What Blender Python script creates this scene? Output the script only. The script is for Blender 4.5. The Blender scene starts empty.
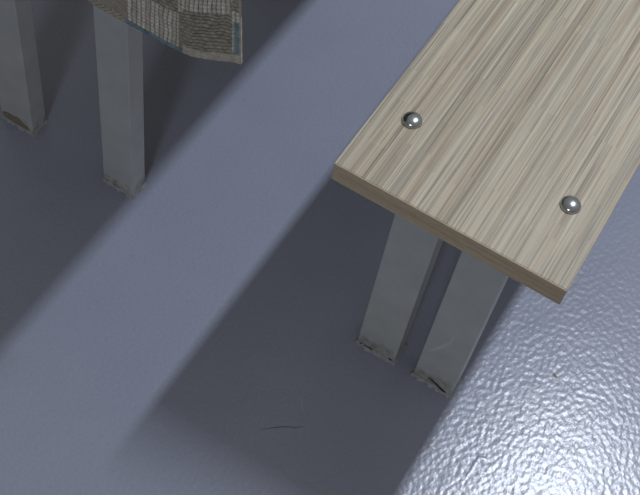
import bpy, bmesh, math, random
from mathutils import Vector, Matrix, noise

random.seed(4)
sc = bpy.context.scene
col = sc.collection


# ---------------------------------------------------------------- helpers
def lin(r, g, b):
    def f(c):
        c /= 255.0
        return c / 12.92 if c <= 0.04045 else ((c + 0.055) / 1.055) ** 2.4
    return (f(r), f(g), f(b), 1.0)


def tag(o, label=None, cat=None, group=None, kind=None):
    if label: o['label'] = label
    if cat: o['category'] = cat
    if group: o['group'] = group
    if kind: o['kind'] = kind
    return o


def empty(name, loc):
    o = bpy.data.objects.new(name, None)
    o.location = loc
    o.empty_display_size = .05
    col.objects.link(o)
    return o


def link(name, bm, mats, parent=None, loc=(0, 0, 0), smooth=False):
    bmesh.ops.recalc_face_normals(bm, faces=bm.faces)
    me = bpy.data.meshes.new(name)
    bm.to_mesh(me)
    bm.free()
    for m in (mats if isinstance(mats, (list, tuple)) else [mats]):
        me.materials.append(m)
    if smooth:
        for p in me.polygons: p.use_smooth = True
    o = bpy.data.objects.new(name, me)
    o.location = loc
    col.objects.link(o)
    if parent: o.parent = parent
    return o


def add_box(bm, x0, x1, y0, y1, z0, z1, bev=0.0, seg=2):
    r = bmesh.ops.create_cube(bm, size=1.0)
    vs = r['verts']
    for v in vs:
        v.co = Vector(((x0 + x1) / 2 + v.co.x * (x1 - x0), (y0 + y1) / 2 + v.co.y * (y1 - y0),
                       (z0 + z1) / 2 + v.co.z * (z1 - z0)))
    if bev:
        es = list({e for v in vs for e in v.link_edges})
        bmesh.ops.bevel(bm, geom=es, offset=bev, segments=seg, affect='EDGES', profile=.5)
    return vs


class NT:
    def __init__(s, name):
        s.m = bpy.data.materials.new(name)
        s.m.use_nodes = True
        s.t = s.m.node_tree
        s.b = s.t.nodes['Principled BSDF']

    def n(s, typ, **kw):
        nd = s.t.nodes.new(typ)
        for k, v in kw.items(): setattr(nd, k, v)
        return nd

    def l(s, a, b): s.t.links.new(a, b)

    def val(s, nd, **kw):
        for k, v in kw.items(): nd.inputs[k.replace('_', ' ')].default_value = v
        return nd

    def coords(s, scale=(1, 1, 1), rot=(0, 0, 0), loc=(0, 0, 0)):
        tc = s.n('ShaderNodeTexCoord')
        mp = s.n('ShaderNodeMapping')
        mp.inputs['Scale'].default_value = scale
        mp.inputs['Rotation'].default_value = rot
        mp.inputs['Location'].default_value = loc
        s.l(tc.outputs['Object'], mp.inputs['Vector'])
        return mp.outputs['Vector']

    def noise(s, vec, scale, detail=2, rough=.5, dist=0.0):
        t = s.n('ShaderNodeTexNoise')
        s.val(t, Scale=scale, Detail=detail, Roughness=rough, Distortion=dist)
        s.l(vec, t.inputs['Vector'])
        return t.outputs['Fac']

    def ramp(s, fac, stops):
        r = s.n('ShaderNodeValToRGB')
        e = r.color_ramp.elements
        while len(e) < len(stops): e.new(.5)
        for i, (p, c) in enumerate(stops):
            e[i].position = p
            e[i].color = c if len(c) == 4 else (*c, 1)
        s.l(fac, r.inputs['Fac'])
        return r.outputs['Color']

    def mix(s, a, b, fac, blend='MIX'):
        m = s.n('ShaderNodeMix', data_type='RGBA', blend_type=blend)
        for sock, v in ((m.inputs[0], fac), (m.inputs[6], a), (m.inputs[7], b)):
            if hasattr(v, 'is_linked') or hasattr(v, 'links'): s.l(v, sock)
            else: sock.default_value = v
        return m.outputs[2]

    def math(s, op, a, b=None):
        m = s.n('ShaderNodeMath', operation=op)
        for i, v in enumerate((a, b)):
            if v is None: continue
            if hasattr(v, 'links'): s.l(v, m.inputs[i])
            else: m.inputs[i].default_value = v
        return m.outputs[0]

    def bump(s, h, strength, dist, normal=None):
        b = s.n('ShaderNodeBump')
        s.val(b, Strength=strength, Distance=dist)
        s.l(h, b.inputs['Height'])
        if normal is not None: s.l(normal, b.inputs['Normal'])
        return b.outputs['Normal']


# ---------------------------------------------------------------- materials
def floor_mat():
    M = NT('painted_floor')
    v = M.coords()
    big = M.noise(v, 5, 3)
    fine = M.noise(v, 260, 2)
    c = M.ramp(big, [(.3, lin(124, 128, 143)), (.7, lin(131, 135, 150))])
    c = M.mix(c, M.ramp(fine, [(.3, lin(118, 122, 135)), (.7, lin(134, 138, 155))]), .35)
    # small scattered specks of dirt
    sp = M.noise(v, 75, 2)
    c = M.mix(c, lin(84, 86, 88), M.ramp(sp, [(.77, (0, 0, 0)), (.82, (.4, .4, .4))]))
    M.l(c, M.b.inputs['Base Color'])
    # orange-peel lumps of the roller-laid enamel, thicker in places
    vd = M.coords(scale=(1.1, .9, 1), rot=(0, 0, .5))
    peel = M.noise(vd, 130, .6, .4, .1)
    micro = M.noise(v, 330, 1)
    ridge = M.noise(v, 17, 2, .5, .4)
    h = M.math('ADD', M.math('MULTIPLY', peel, 1.0), M.math('MULTIPLY', micro, .10))
    h = M.math('ADD', h, M.math('MULTIPLY', ridge, .9))
    nrm = M.bump(h, 1.0, .00052)
    M.l(nrm, M.b.inputs['Normal'])
    M.b.inputs['Roughness'].default_value = .25
    M.b.inputs['Specular IOR Level'].default_value = .44
    return M.m


def wood_mat():
    M = NT('streaked_laminate')
    # slivers laid lengthwise along the board: random tone per sliver, abrupt ends
    def slivers(w, l, off, loc):
        vec = M.coords(rot=(0, 0, math.pi / 2), loc=loc)
        b = M.n('ShaderNodeTexBrick')
        b.offset = .37
        b.offset_frequency = 3
        b.squash = 1
        M.val(b, Scale=1.0, Mortar_Size=0.0, Bias=0.0, Brick_Width=l, Row_Height=w)
        b.inputs['Color1'].default_value = (0, 0, 0, 1)
        b.inputs['Color2'].default_value = (1, 1, 1, 1)
        M.l(vec, b.inputs['Vector'])
        return b.outputs['Color']
    s1 = slivers(.0024, .20, .4, (0.0, 0, 0))
    s2 = slivers(.0017, .145, .3, (.31, .013, 0))
    s3 = slivers(.0115, .42, .3, (.11, .007, 0))
    st1 = M.noise(M.coords(scale=(560, 3.6, 1)), 1, 3, .6)
    st2 = M.noise(M.coords(scale=(850, 6, 1)), 1, 2, .5)
    st3 = M.noise(M.coords(scale=(52, 2.0, 1)), 1, 2, .5)
    f = M.math('ADD', M.math('MULTIPLY', s1, .16), M.math('MULTIPLY', s2, .20))
    f = M.math('ADD', f, M.math('MULTIPLY', s3, .06))
    f = M.math('ADD', f, M.math('MULTIPLY', st1, .68))
    f = M.math('ADD', f, M.math('MULTIPLY', st2, .45))
    f = M.math('ADD', f, M.math('MULTIPLY', st3, .16))
    f = M.math('SUBTRACT', f, .375)
    c = M.ramp(f, [(.10, lin(112, 103, 89)), (.32, lin(146, 137, 122)), (.52, lin(168, 158, 140)),
                   (.70, lin(180, 171, 152)), (.90, lin(192, 187, 173))])
    warm = M.noise(M.coords(scale=(130, 2.6, 1), loc=(3, 1, 0)), 1, 2)
    c = M.mix(c, M.mix(c, lin(240, 226, 212), 1.0, 'MULTIPLY'), M.ramp(warm, [(.45, (0, 0, 0)), (.70, (.6, .6, .6))]))
    cool = M.noise(M.coords(scale=(110, 2.2, 1), loc=(7, 4, 0)), 1, 2)
    c = M.mix(c, M.mix(c, lin(212, 218, 220), 1.0, 'MULTIPLY'), M.ramp(cool, [(.48, (0, 0, 0)), (.7, (.8, .8, .8))]))
    # thin dark pore lines
    line = M.noise(M.coords(scale=(620, 5, 1), loc=(1.7, 9, 0)), 1, 1)
    c = M.mix(c, lin(108, 101, 91), M.ramp(line, [(.60, (0, 0, 0)), (.72, (.85, .85, .85))]))
    line2 = M.noise(M.coords(scale=(300, 6, 1), loc=(4.7, 2, 0)), 1, 1)
    c = M.mix(c, lin(122, 114, 104), M.ramp(line2, [(.68, (0, 0, 0)), (.76, (.75, .75, .75))]))
    M.l(c, M.b.inputs['Base Color'])
    M.l(M.bump(st2, .15, .0004), M.b.inputs['Normal'])
    M.b.inputs['Roughness'].default_value = .5
    M.b.inputs['Specular IOR Level'].default_value = .3
    return M.m


def edge_mat():
    M = NT('wood_edge_strip')
    s = M.noise(M.coords(scale=(4, 4, 260)), 1, 2)
    s2 = M.noise(M.coords(scale=(60, 60, 200), loc=(2, 1, 0)), 1, 2)
    c = M.ramp(M.math('ADD', M.math('MULTIPLY', s, .6), M.math('MULTIPLY', s2, .4)),
               [(.3, lin(146, 130, 106)), (.55, lin(168, 152, 127)), (.75, lin(182, 166, 141))])
    M.l(c, M.b.inputs['Base Color'])
    M.b.inputs['Roughness'].default_value = .55
    return M.m


def paint_mat(name, c0, c1, dirt, dirt_h, scale=30):
    """grey brushed enamel with grime near the floor"""
    M = NT(name)
    v = M.coords()
    nz = M.noise(v, scale, 3)
    c = M.ramp(nz, [(.3, c0), (.7, c1)])
    tc = M.n('ShaderNodeTexCoord')
    sx = M.n('ShaderNodeSeparateXYZ')
    M.l(tc.outputs['Object'], sx.inputs[0])
    z = M.math('ADD', sx.outputs[2], M.math('MULTIPLY', M.math('SUBTRACT', M.noise(v, 55, 3, .6), .5), dirt_h * 3.0))
    k = M.n('ShaderNodeMapRange')
    M.val(k, From_Min=dirt_h * .2, From_Max=dirt_h, To_Min=.85, To_Max=0.0)
    M.l(z, k.inputs['Value'])
    c = M.mix(c, dirt, k.outputs[0])
    M.l(c, M.b.inputs['Base Color'])
    M.l(M.bump(M.noise(v, 70, 2), .25, .0012), M.b.inputs['Normal'])
    M.b.inputs['Roughness'].default_value = .42
    return M.m


def plain(name, c, rough=.5, metal=0.0, nscale=0, amt=.0):
    M = NT(name)
    M.b.inputs['Base Color'].default_value = c
    M.b.inputs['Roughness'].default_value = rough
    M.b.inputs['Metallic'].default_value = metal
    if nscale:
        nz = M.noise(M.coords(), nscale, 2)
        M.l(M.ramp(nz, [(.3, tuple(x * (1 - amt) for x in c[:3]) + (1,)), (.7, c)]), M.b.inputs['Base Color'])
    return M.m


def yarn_mat():
    M = NT('marled_yarn_shaded_grooves')  # vertex colours hold painted groove shade; fuzz adds the marl
    a = M.n('ShaderNodeVertexColor', layer_name='yarn')
    fuzz = M.noise(M.coords(), 700, 2)
    c = M.mix(a.outputs['Color'], M.ramp(fuzz, [(.3, lin(120, 118, 112)), (.7, lin(252, 248, 236))]), .55, 'MULTIPLY')
    M.l(c, M.b.inputs['Base Color'])
    M.l(M.bump(fuzz, .5, .001), M.b.inputs['Normal'])
    M.b.inputs['Roughness'].default_value = .9
    M.b.inputs['Specular IOR Level'].default_value = .15
    return M.m


FLOOR = floor_mat()
WOOD = wood_mat()
EDGE = edge_mat()
LEG = paint_mat('grey_enamel', lin(155, 159, 159), lin(166, 169, 168), lin(118, 116, 104), .035)
LEG_TABLE = paint_mat('grey_table_enamel', lin(155, 158, 159), lin(166, 168, 168), lin(104, 100, 80), .022)
BEAD = plain('dirty_weld', lin(138, 141, 145), .5, 0, 200, .22)
RUST = plain('chipped_rust', lin(128, 122, 100), .8, 0, 240, .45)
CRACK = plain('dark_crack', lin(58, 57, 55), .9)
HAIR = plain('hairline_crack', lin(82, 84, 88), .8)
SCUFF = plain('white_scuff', lin(176, 178, 180), .7, 0, 300, .15)
FAINT = plain('faint_scratch', lin(142, 146, 157), .5)
STEEL = plain('polished_steel', lin(176, 180, 184), .2, 1.0)
DARK = plain('under_frame_grey', lin(92, 94, 95), .5)
YARN = yarn_mat()
TABLE_TOP = WOOD

# ---------------------------------------------------------------- floor
bm = bmesh.new()
bmesh.ops.create_grid(bm, x_segments=8, y_segments=8, size=1)
for v in bm.verts:
    v.co = Vector((v.co.x * 3.0, 1.5 + v.co.y * 3.0, 0))


def flat_mark(bm, pts, w, mi, z=.0004):
    """a hairline mark lying in the paint: a tapered strip along pts"""
    n = len(pts)
    row = []
    for i, p in enumerate(pts):
        a = Vector((*pts[max(0, i - 1)], 0)); b = Vector((*pts[min(n - 1, i + 1)], 0))
        d = (b - a).normalized(); s = Vector((-d.y, d.x, 0))
        ww = w * math.sin(math.pi * (i + .6) / (n + .2)) * random.uniform(.6, 1.2)
        c = Vector((p[0], p[1], z))
        row.append((bm.verts.new(c + s * ww), bm.verts.new(c - s * ww)))
    for i in range(n - 1):
        f = bm.faces.new((row[i][0], row[i + 1][0], row[i + 1][1], row[i][1]))
        f.material_index = mi


flat_mark(bm, [(-.279, .646), (-.270, .654), (-.262, .661), (-.254, .668), (-.246, .673), (-.238, .677), (-.231, .684)], .0009, 1)
flat_mark(bm, [(-.258, .722), (-.250, .714), (-.243, .706), (-.237, .701)], .0006, 2)
flat_mark(bm, [(.040, .970), (.044, .967), (.048, .966)], .0028, 3)
flat_mark(bm, [(-.075, .752), (-.066, .760), (-.055, .758), (-.047, .762)], .0007, 4)


def paint_run(bm, pts, hw, hh):
    """a low raised run in the paint"""
    rows = []
    for i, p in enumerate(pts):
        a = Vector((*pts[max(0, i - 1)], 0)); b = Vector((*pts[min(len(pts) - 1, i + 1)], 0))
        d = (b - a).normalized(); sd = Vector((-d.y, d.x, 0))
        k = math.sin(math.pi * (i + .35) / (len(pts) - .3))
        rows.append([bm.verts.new(Vector((p[0], p[1], 0)) + sd * hw * q * (.5 + .5 * k) + Vector((0, 0, hh * k * (1 - abs(q)) - .0001)))
                     for q in (-1, -.5, 0, .5, 1)])
    for r0, r1 in zip(rows, rows[1:]):
        for i in range(4):
            f = bm.faces.new((r0[i], r1[i], r1[i + 1], r0[i + 1]))
            f.smooth = True


paint_run(bm, [(.003, .738), (.004, .749), (.005, .760), (.005, .772), (.006, .784), (.012, .787), (.019, .787), (.026, .788)], .005, .0006)
floor = link('floor', bm, [FLOOR, HAIR, FAINT, RUST, LEG])
tag(floor, 'glossy blue-grey painted concrete floor with orange-peel texture', 'floor', kind='structure')


# ---------------------------------------------------------------- bench
H = .46
T = .031
X0, X1, Y0, Y1 = -.3043, -.0016, .7854, 2.35


def leg_bm(w, d, h):
    """square-section steel tube with a small rounded edge; origin at its foot's middle"""
    b = bmesh.new()
    add_box(b, -w / 2, w / 2, -d / 2, d / 2, 0, h, .0018, 2)
    return b


def bead_bm(w, d, seed):
    """lumpy weld and paint fillet where a leg enters the floor"""
    rnd = random.Random(seed)
    b = bmesh.new()
    per = []
    N = 18
    def ring(off):
        pts = []
        a, c = w / 2 + off, d / 2 + off
        for i in range(N): pts.append((-a + 2 * a * i / N, -c))
        for i in range(8): pts.append((a, -c + 2 * c * i / 8))
        for i in range(N): pts.append((a - 2 * a * i / N, c))
        for i in range(8): pts.append((-a, c - 2 * c * i / 8))
        return pts
    o, m, i_ = ring(.0045), ring(.002), ring(-.001)
    n = len(o)
    rows = []
    for k in range(n):
        j = rnd.uniform(.55, 1.5)
        z = rnd.uniform(.6, 1.25)
        po = Vector((*o[k], 0)); pm = Vector((*m[k], 0)); pi = Vector((*i_[k], 0))
        po = pi + (po - pi) * j * .72
        rows.append((b.verts.new((po.x, po.y, .0003)), b.verts.new((pm.x, pm.y, .0035 * z)), b.verts.new((pi.x, pi.y, .009 * z))))
    for k in range(n):
        a, c = rows[k], rows[(k + 1) % n]
        b.faces.new((a[0], c[0], c[1], a[1]))
        b.faces.new((a[1], c[1], c[2], a[2]))
    return b


def chip_bm(w, d, strips, fat=1.0):
    """patches of missing paint on the front of a foot"""
    b = bmesh.new()
    for (xa, xb, za, zb, seed) in strips:
        rnd = random.Random(seed)
        n = 9
        top, bot = [], []
        for i in range(n + 1):
            t = i / n
            x = xa + (xb - xa) * t
            mid = za + (zb - za) * t
            hw = .5 * math.sin(math.pi * min(1, max(0, t * .96 + .02))) * rnd.uniform(.6, 1.2)
            top.append(b.verts.new((x, -d / 2 - .0009, mid + hw * .011 * fat + .0008)))
            bot.append(b.verts.new((x, -d / 2 - .0009, max(.0006, mid - hw * .008 * fat))))
        for i in range(n): b.faces.new((bot[i], bot[i + 1], top[i + 1], top[i]))
        r = bmesh.ops.extrude_face_region(b, geom=b.faces[:])
        for v in r['geom']:
            if isinstance(v, bmesh.types.BMVert): v.co.y += .0012
    return b


def slash_bm(pts, d, w):
    b = bmesh.new()
    row = []
    for i, (x, z) in enumerate(pts):
        ww = w * (.4 + .8 * math.sin(math.pi * (i + .5) / len(pts)))
        row.append((b.verts.new((x - ww, -d / 2 - .0003, z + ww * .6)), b.verts.new((x + ww, -d / 2 - .0003, z - ww * .6))))
    for i in range(len(pts) - 1): b.faces.new((row[i][0], row[i + 1][0], row[i + 1][1], row[i][1]))
    return b


def bolt_bm():
    """round-headed carriage bolt: low dome, slim flat rim"""
    b = bmesh.new()
    R, hh, n = .0128, .0082, 40
    prof = [(R * .985, 0), (R, .0006), (R * .985, .0014)]
    for i in range(1, 9):
        a = i / 9 * math.pi / 2
        prof.append((R * .975 * math.cos(a), .0014 + (hh - .0014) * math.sin(a)))
    rings = []
    for r, z in prof:
        rings.append([b.verts.new((r * math.cos(2 * math.pi * k / n), r * math.sin(2 * math.pi * k / n), z)) for k in range(n)])
    for a, c in zip(rings, rings[1:]):
        for k in range(n): b.faces.new((a[k], a[(k + 1) % n], c[(k + 1) % n], c[k]))
    top = b.verts.new((0, 0, hh))
    for k in range(n): b.faces.new((rings[-1][k], rings[-1][(k + 1) % n], top))
    b.faces.new(rings[0][::-1])
    return b


bench = empty('bench', ((X0 + X1) / 2, (Y0 + Y1) / 2, 0))
tag(bench, 'wooden bench with streaky beige seat and two domed steel bolts, at the right', 'bench')
bx, by = bench.location.x, bench.location.y

b = bmesh.new()
add_box(b, X0 - bx, X1 - bx, Y0 + .0012 - by, Y1 - by, H - T, H, .0009, 2)
seat = link('seat', b, WOOD, bench)
b = bmesh.new()
add_box(b, X0 + .0004 - bx, X1 - .0004 - bx, Y0 - by, Y0 + .0016 - by, H - T + .0004, H - .0005, .0004, 1)
link('edge_strip', b, EDGE, bench)['label'] = 'warm brown edge strip on the end of the seat'

LW, LD = .0634, .034
lxs = [(-.2338 - .1704) / 2, (-.1371 - .0752) / 2]
ly = .8459 + LD / 2
HP = H - T - .006
for k, yy in enumerate((ly, Y1 - (ly - Y0))):
    b = bmesh.new()
    add_box(b, X0 + .022 - bx, X1 - .022 - bx, yy - .028 - by, yy + .062 - by, HP, H - T, .0008, 1)
    link('mounting_plate', b, DARK, bench)
    for i, lx in enumerate(lxs):
        lg = link('leg', leg_bm(LW, LD, HP), LEG, bench, (lx - bx, yy - by, 0))
        link('weld_bead', bead_bm(LW, LD, 3 + i + 2 * k), BEAD, lg)
        if k == 0:
            if i == 0:
                link('chipped_paint', chip_bm(LW, LD, [(-.027, .004, .004, .003, 2), (.022, .0312, .008, .003, 5)], .55), CRACK, lg)['label'] = 'dark cracks at the foot'
            else:
                link('chipped_paint', chip_bm(LW, LD, [(-.008, .024, .019, .004, 7), (.012, .026, .005, .004, 9)], .55), CRACK, lg)['label'] = 'dark cracks at the foot'
                link('scuff', slash_bm([(-.022, .088), (-.015, .100), (-.007, .116), (0, .134), (.003, .155)], LD, .0024), SCUFF, lg)['label'] = 'pale scuff mark on the paint'
for yy in (.895, Y1 - .11):
    for px in (-.2595, -.0470):
        link('bolt', bolt_bm(), STEEL, bench, (px - bx, yy - by, H), smooth=True)['label'] = 'domed steel bolt head'

# ---------------------------------------------------------------- table
TH, TT = .70, .03
TX0, TX1, TY0, TY1 = -1.157, -.4225, .800, 2.0
table = empty('table', ((TX0 + TX1) / 2, (TY0 + TY1) / 2, 0))
tag(table, 'table on grey painted legs at the upper left, knitted blanket over its end', 'table')
tx, ty = table.location.x, table.location.y
b = bmesh.new()
add_box(b, TX0 - tx, TX1 - tx, TY0 - ty, TY1 - ty, TH - TT, TH, .001, 2)
link('tabletop', b, TABLE_TOP, table)
lxs = [-.8895, -.6855]
for k, yy in enumerate((.870 + LD / 2, TY1 - .09)):
    b = bmesh.new()
    add_box(b, -.99 - tx, -.585 - tx, yy - .03 - ty, yy + .03 - ty, TH - TT - .006, TH - TT, .0008, 1)
    link('mounting_plate', b, DARK, table)
    for i, lx in enumerate(lxs):
        lg = link('leg', leg_bm((.0625, .0555)[i], LD, TH - TT - .006), LEG_TABLE, table, (lx - tx, yy + (.006 if i == 0 else -.002) - ty, 0))
        link('weld_bead', bead_bm((.0625, .0555)[i], LD, 13 + i + 2 * k), BEAD, lg)
        if k == 0 and i == 0:
            link('chipped_paint', chip_bm(.0625, LD, [(-.0295, .026, .016, .009, 21)], 2.3), RUST, lg)['label'] = 'brown bare patch where the paint has chipped off the foot'
            bb = bmesh.new()
            add_box(bb, .0306, .0322, -.015, .014, .0009, .0042, .0006, 1)
            link('gap', bb, CRACK, lg)['label'] = 'dark crack along the side of the foot'

# ---------------------------------------------------------------- knitted blanket over the table's end
def interp(t, xs, ys):
    if t <= xs[0]: return ys[0]
    for a, c, u, w in zip(xs, xs[1:], ys, ys[1:]):
        if t <= c:
            k = (t - a) / (c - a)
            return u + (w - u) * k
    return ys[-1]


hem_x = [-.86, -.70, -.66, -.63, -.60, -.57, -.54, -.52, -.497, -.470, -.450, -.440, -.430]
hem_z = [.56, .540, .528, .521, .517, .513, .512, .515, .522, .536, .546, .550, .5515]
XL, XR = -.86, -.4335
FY = .782                       # plane in which it hangs, clear of the table's end
YB = 1.05                       # how far it reaches back over the top
RC = .012
STEP = .00115
bm = bmesh.new()
ycol = bm.loops.layers.float_color.new('yarn')
CELLX, CELLZ = .0735, .0575
light, mid, dark, teal, rim, tan = [Vector(lin(*c)[:3]) for c in
    ((232, 229, 221), (176, 172, 162), (108, 103, 92), (84, 128, 148), (180, 175, 164), (150, 136, 114))]  # dark is the shade painted into the knit's grooves


def knit(u, s):
    """u: metres in from the right edge, s: metres up from the hem -> (height mm, colour with groove shade painted in)"""
    nz = noise.noise(Vector((u * 120, s * 120, 0)))
    if s < .0125 and u < .078:                               # plain woven rim of the right corner
        t = .5 + .5 * math.sin((u + s) * 2 * math.pi / .0026) * math.sin((u - s) * 2 * math.pi / .0026)
        return .35 * t, rim.lerp(light, .25 * t) * (.94 + .2 * nz)
    if s < .0085 and u >= .078:
        st = .5 + .5 * math.sin((u * .8 + s) * 2 * math.pi / .0052)
        if u < .158: return .6 * st, teal.lerp(mid, .15 + .35 * (1 - st)) * (1 + .35 * nz)
        return .7 * st, tan.lerp(rim, st) * (.95 + .25 * nz)
    if u < .0018: return .5, rim * (.95 + .2 * nz)
    if u < .0085 and s < .062:                      # teal stitching up the right edge
        st = .5 + .5 * math.sin(s * 2 * math.pi / .004)
        return .6 * st, teal.lerp(mid, .2 + .35 * (1 - st)) * (1 + .3 * nz)
    ci = math.floor((u - .0095) / CELLX)
    ss = s - (.0125 if u < .078 else .007)
    cj = math.floor((ss + .004 * ci) / CELLZ)
    wob = .0009 * noise.noise(Vector((u * 60, s * 60, 4)))
    if ci >= 2:                                              # diagonal fine rib
        ph = (u * .75 - s + wob) / .0052
        r = .5 + .5 * math.sin(ph * 2 * math.pi)
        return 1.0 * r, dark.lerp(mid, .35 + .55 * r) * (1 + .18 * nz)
    if (ci + cj) % 2 == 0:                                   # wavy courses lying across
        ph = (s + .0007 * math.sin(u * 2 * math.pi / .023 + s * 90) + .0016 * noise.noise(Vector((u * 38, s * 38, 2))) + wob * 2.5) / .0049
        r = .5 + .5 * math.sin(ph * 2 * math.pi)
        pl = .5 + .5 * math.sin((u + (math.floor(ph) % 2) * .004) * 2 * math.pi / .0085)
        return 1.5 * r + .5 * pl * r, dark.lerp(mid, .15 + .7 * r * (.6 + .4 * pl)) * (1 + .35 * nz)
    ph = (u + wob * 1.6) / .0062                                   # upright cables
    fr = ph - math.floor(ph)
    r = math.sin(fr * math.pi)
    strand = .5 + .5 * math.sin((s + .0035 * abs(fr - .5) * 2) * 2 * math.pi / .0056)
    alt = (1.0, .85, .35)[math.floor(ph) % 3]  # every third column painted darker, as a shaded groove between cable pairs
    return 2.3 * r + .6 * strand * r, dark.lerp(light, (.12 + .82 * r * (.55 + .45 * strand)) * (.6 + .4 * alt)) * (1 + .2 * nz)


zt = TH + .0035
nu = int((XR - XL) / STEP)
rows_s = []                     # distances measured down from the bend (negative = on the top)
flat = YB - (FY + RC)
k = 0
for i in range(14): rows_s.append(('flat', i / 13))
for i in range(1, 7): rows_s.append(('bend', i / 7))
NV = 150
for i in range(NV + 1): rows_s.append(('drop', i / NV))
grid = []
cols = {}
for kind, t in rows_s:
    row = []
    for i in range(nu + 1):
        x = XR - (XR - XL) * i / nu
        u = XR - x
        hz = interp(x, hem_x, hem_z)
        drop_top = zt - RC
        if kind == 'flat':
            y, z, n = YB + (FY + RC - YB) * t, zt, Vector((0, 0, 1)); s = (drop_top - hz) + .0188 + flat * (1 - t)
        elif kind == 'bend':
            a = t * math.pi / 2
            y, z = FY + RC - RC * math.sin(a), zt - RC + RC * math.cos(a)
            n = Vector((0, -math.sin(a), math.cos(a))); s = (drop_top - hz) + .0188 * (1 - t)
        else:
            z = drop_top + (hz - drop_top) * t
            y = FY - .006 * t * t * (.5 + .5 * math.sin(x * 38 + .6))
            n = Vector((0, -1, 0)); s = z - hz
        hmm, c = knit(u, s)
        # the right edge flares outwards towards its corner
        xx = x
        if kind == 'drop': xx = x - .016 * max(0, 1 - u / .12) * (1 - t) * .9
        else: xx = x - .0144 * max(0, 1 - u / .12)
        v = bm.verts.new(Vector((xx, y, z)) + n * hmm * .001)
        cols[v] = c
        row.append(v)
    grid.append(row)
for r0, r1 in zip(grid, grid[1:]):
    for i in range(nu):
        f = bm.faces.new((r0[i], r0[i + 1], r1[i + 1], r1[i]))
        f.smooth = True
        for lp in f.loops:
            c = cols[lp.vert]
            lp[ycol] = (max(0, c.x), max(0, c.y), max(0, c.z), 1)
ctr = Vector((-.64, .86, 0))
for v in bm.verts: v.co -= ctr
bmesh.ops.recalc_face_normals(bm, faces=bm.faces)
me = bpy.data.meshes.new('knitted_blanket')
bm.to_mesh(me)
bm.free()
me.materials.append(YARN)
blanket = bpy.data.objects.new('knitted_blanket', me)
blanket.location = ctr
col.objects.link(blanket)
so = blanket.modifiers.new('thickness', 'SOLIDIFY')
so.thickness = .003
so.offset = 0
tag(blanket, 'grey-beige patchwork knitted blanket with teal edge stitching, hanging at the upper left', 'blanket')

# ---------------------------------------------------------------- light
# a row of two ceiling tubes: one behind the bench's front end, one behind the camera
for yy, en, sx, sy in ((2.16, 68, .10, .80), (-2.4, 46, .28, 1.2)):
    L = bpy.data.lights.new('ceiling_tube', 'AREA')
    L.shape = 'RECTANGLE'
    L.size, L.size_y = sx, sy
    L.energy = en
    L.color = (.90, .975, 1.09)
    lo = bpy.data.objects.new('ceiling_tube', L)
    lo.location = (.375, yy, 2.99)
    col.objects.link(lo)

w = bpy.data.worlds.new('cell')
sc.world = w
w.use_nodes = True
nt = w.node_tree
bg = nt.nodes['Background']
tc = nt.nodes.new('ShaderNodeTexCoord')
dot = nt.nodes.new('ShaderNodeVectorMath'); dot.operation = 'DOT_PRODUCT'
d = Vector((.35, .55, .75)).normalized()
dot.inputs[1].default_value = d
nt.links.new(tc.outputs['Generated'], dot.inputs[0])
mr = nt.nodes.new('ShaderNodeValToRGB')
mr.color_ramp.elements[0].position = .0
mr.color_ramp.elements[0].color = (.55, .53, .50, 1)
mr.color_ramp.elements[1].position = 1.0
mr.color_ramp.elements[1].color = (1.05, 1.02, .97, 1)
nt.links.new(dot.outputs['Value'], mr.inputs['Fac'])
nt.links.new(mr.outputs['Color'], bg.inputs['Color'])
bg.inputs['Strength'].default_value = .32

# ---------------------------------------------------------------- camera
cam = bpy.data.cameras.new('camera')
cam.sensor_fit = 'HORIZONTAL'
cam.sensor_width = 36
cam.lens = 1189.56 * 36 / 640
cam.clip_start = .05
co = bpy.data.objects.new('camera', cam)
yaw, pit, rol = -.3645, .9877, .2079
f = Vector((math.sin(yaw) * math.cos(pit), math.cos(yaw) * math.cos(pit), -math.sin(pit)))
r = Vector((math.cos(yaw), -math.sin(yaw), 0))
u = r.cross(f)
c_, s_ = math.cos(rol), math.sin(rol)
R_, U_ = c_ * r + s_ * u, -s_ * r + c_ * u
m = Matrix((R_, U_, -f)).transposed().to_4x4()
m.translation = Vector((0, 0, 1.5568))
co.matrix_world = m
col.objects.link(co)
sc.camera = co

vs = sc.view_settings
vs.view_transform = 'Standard'
vs.look = 'None'
vs.exposure = 0
vs.gamma = 1
vs.use_curve_mapping = False
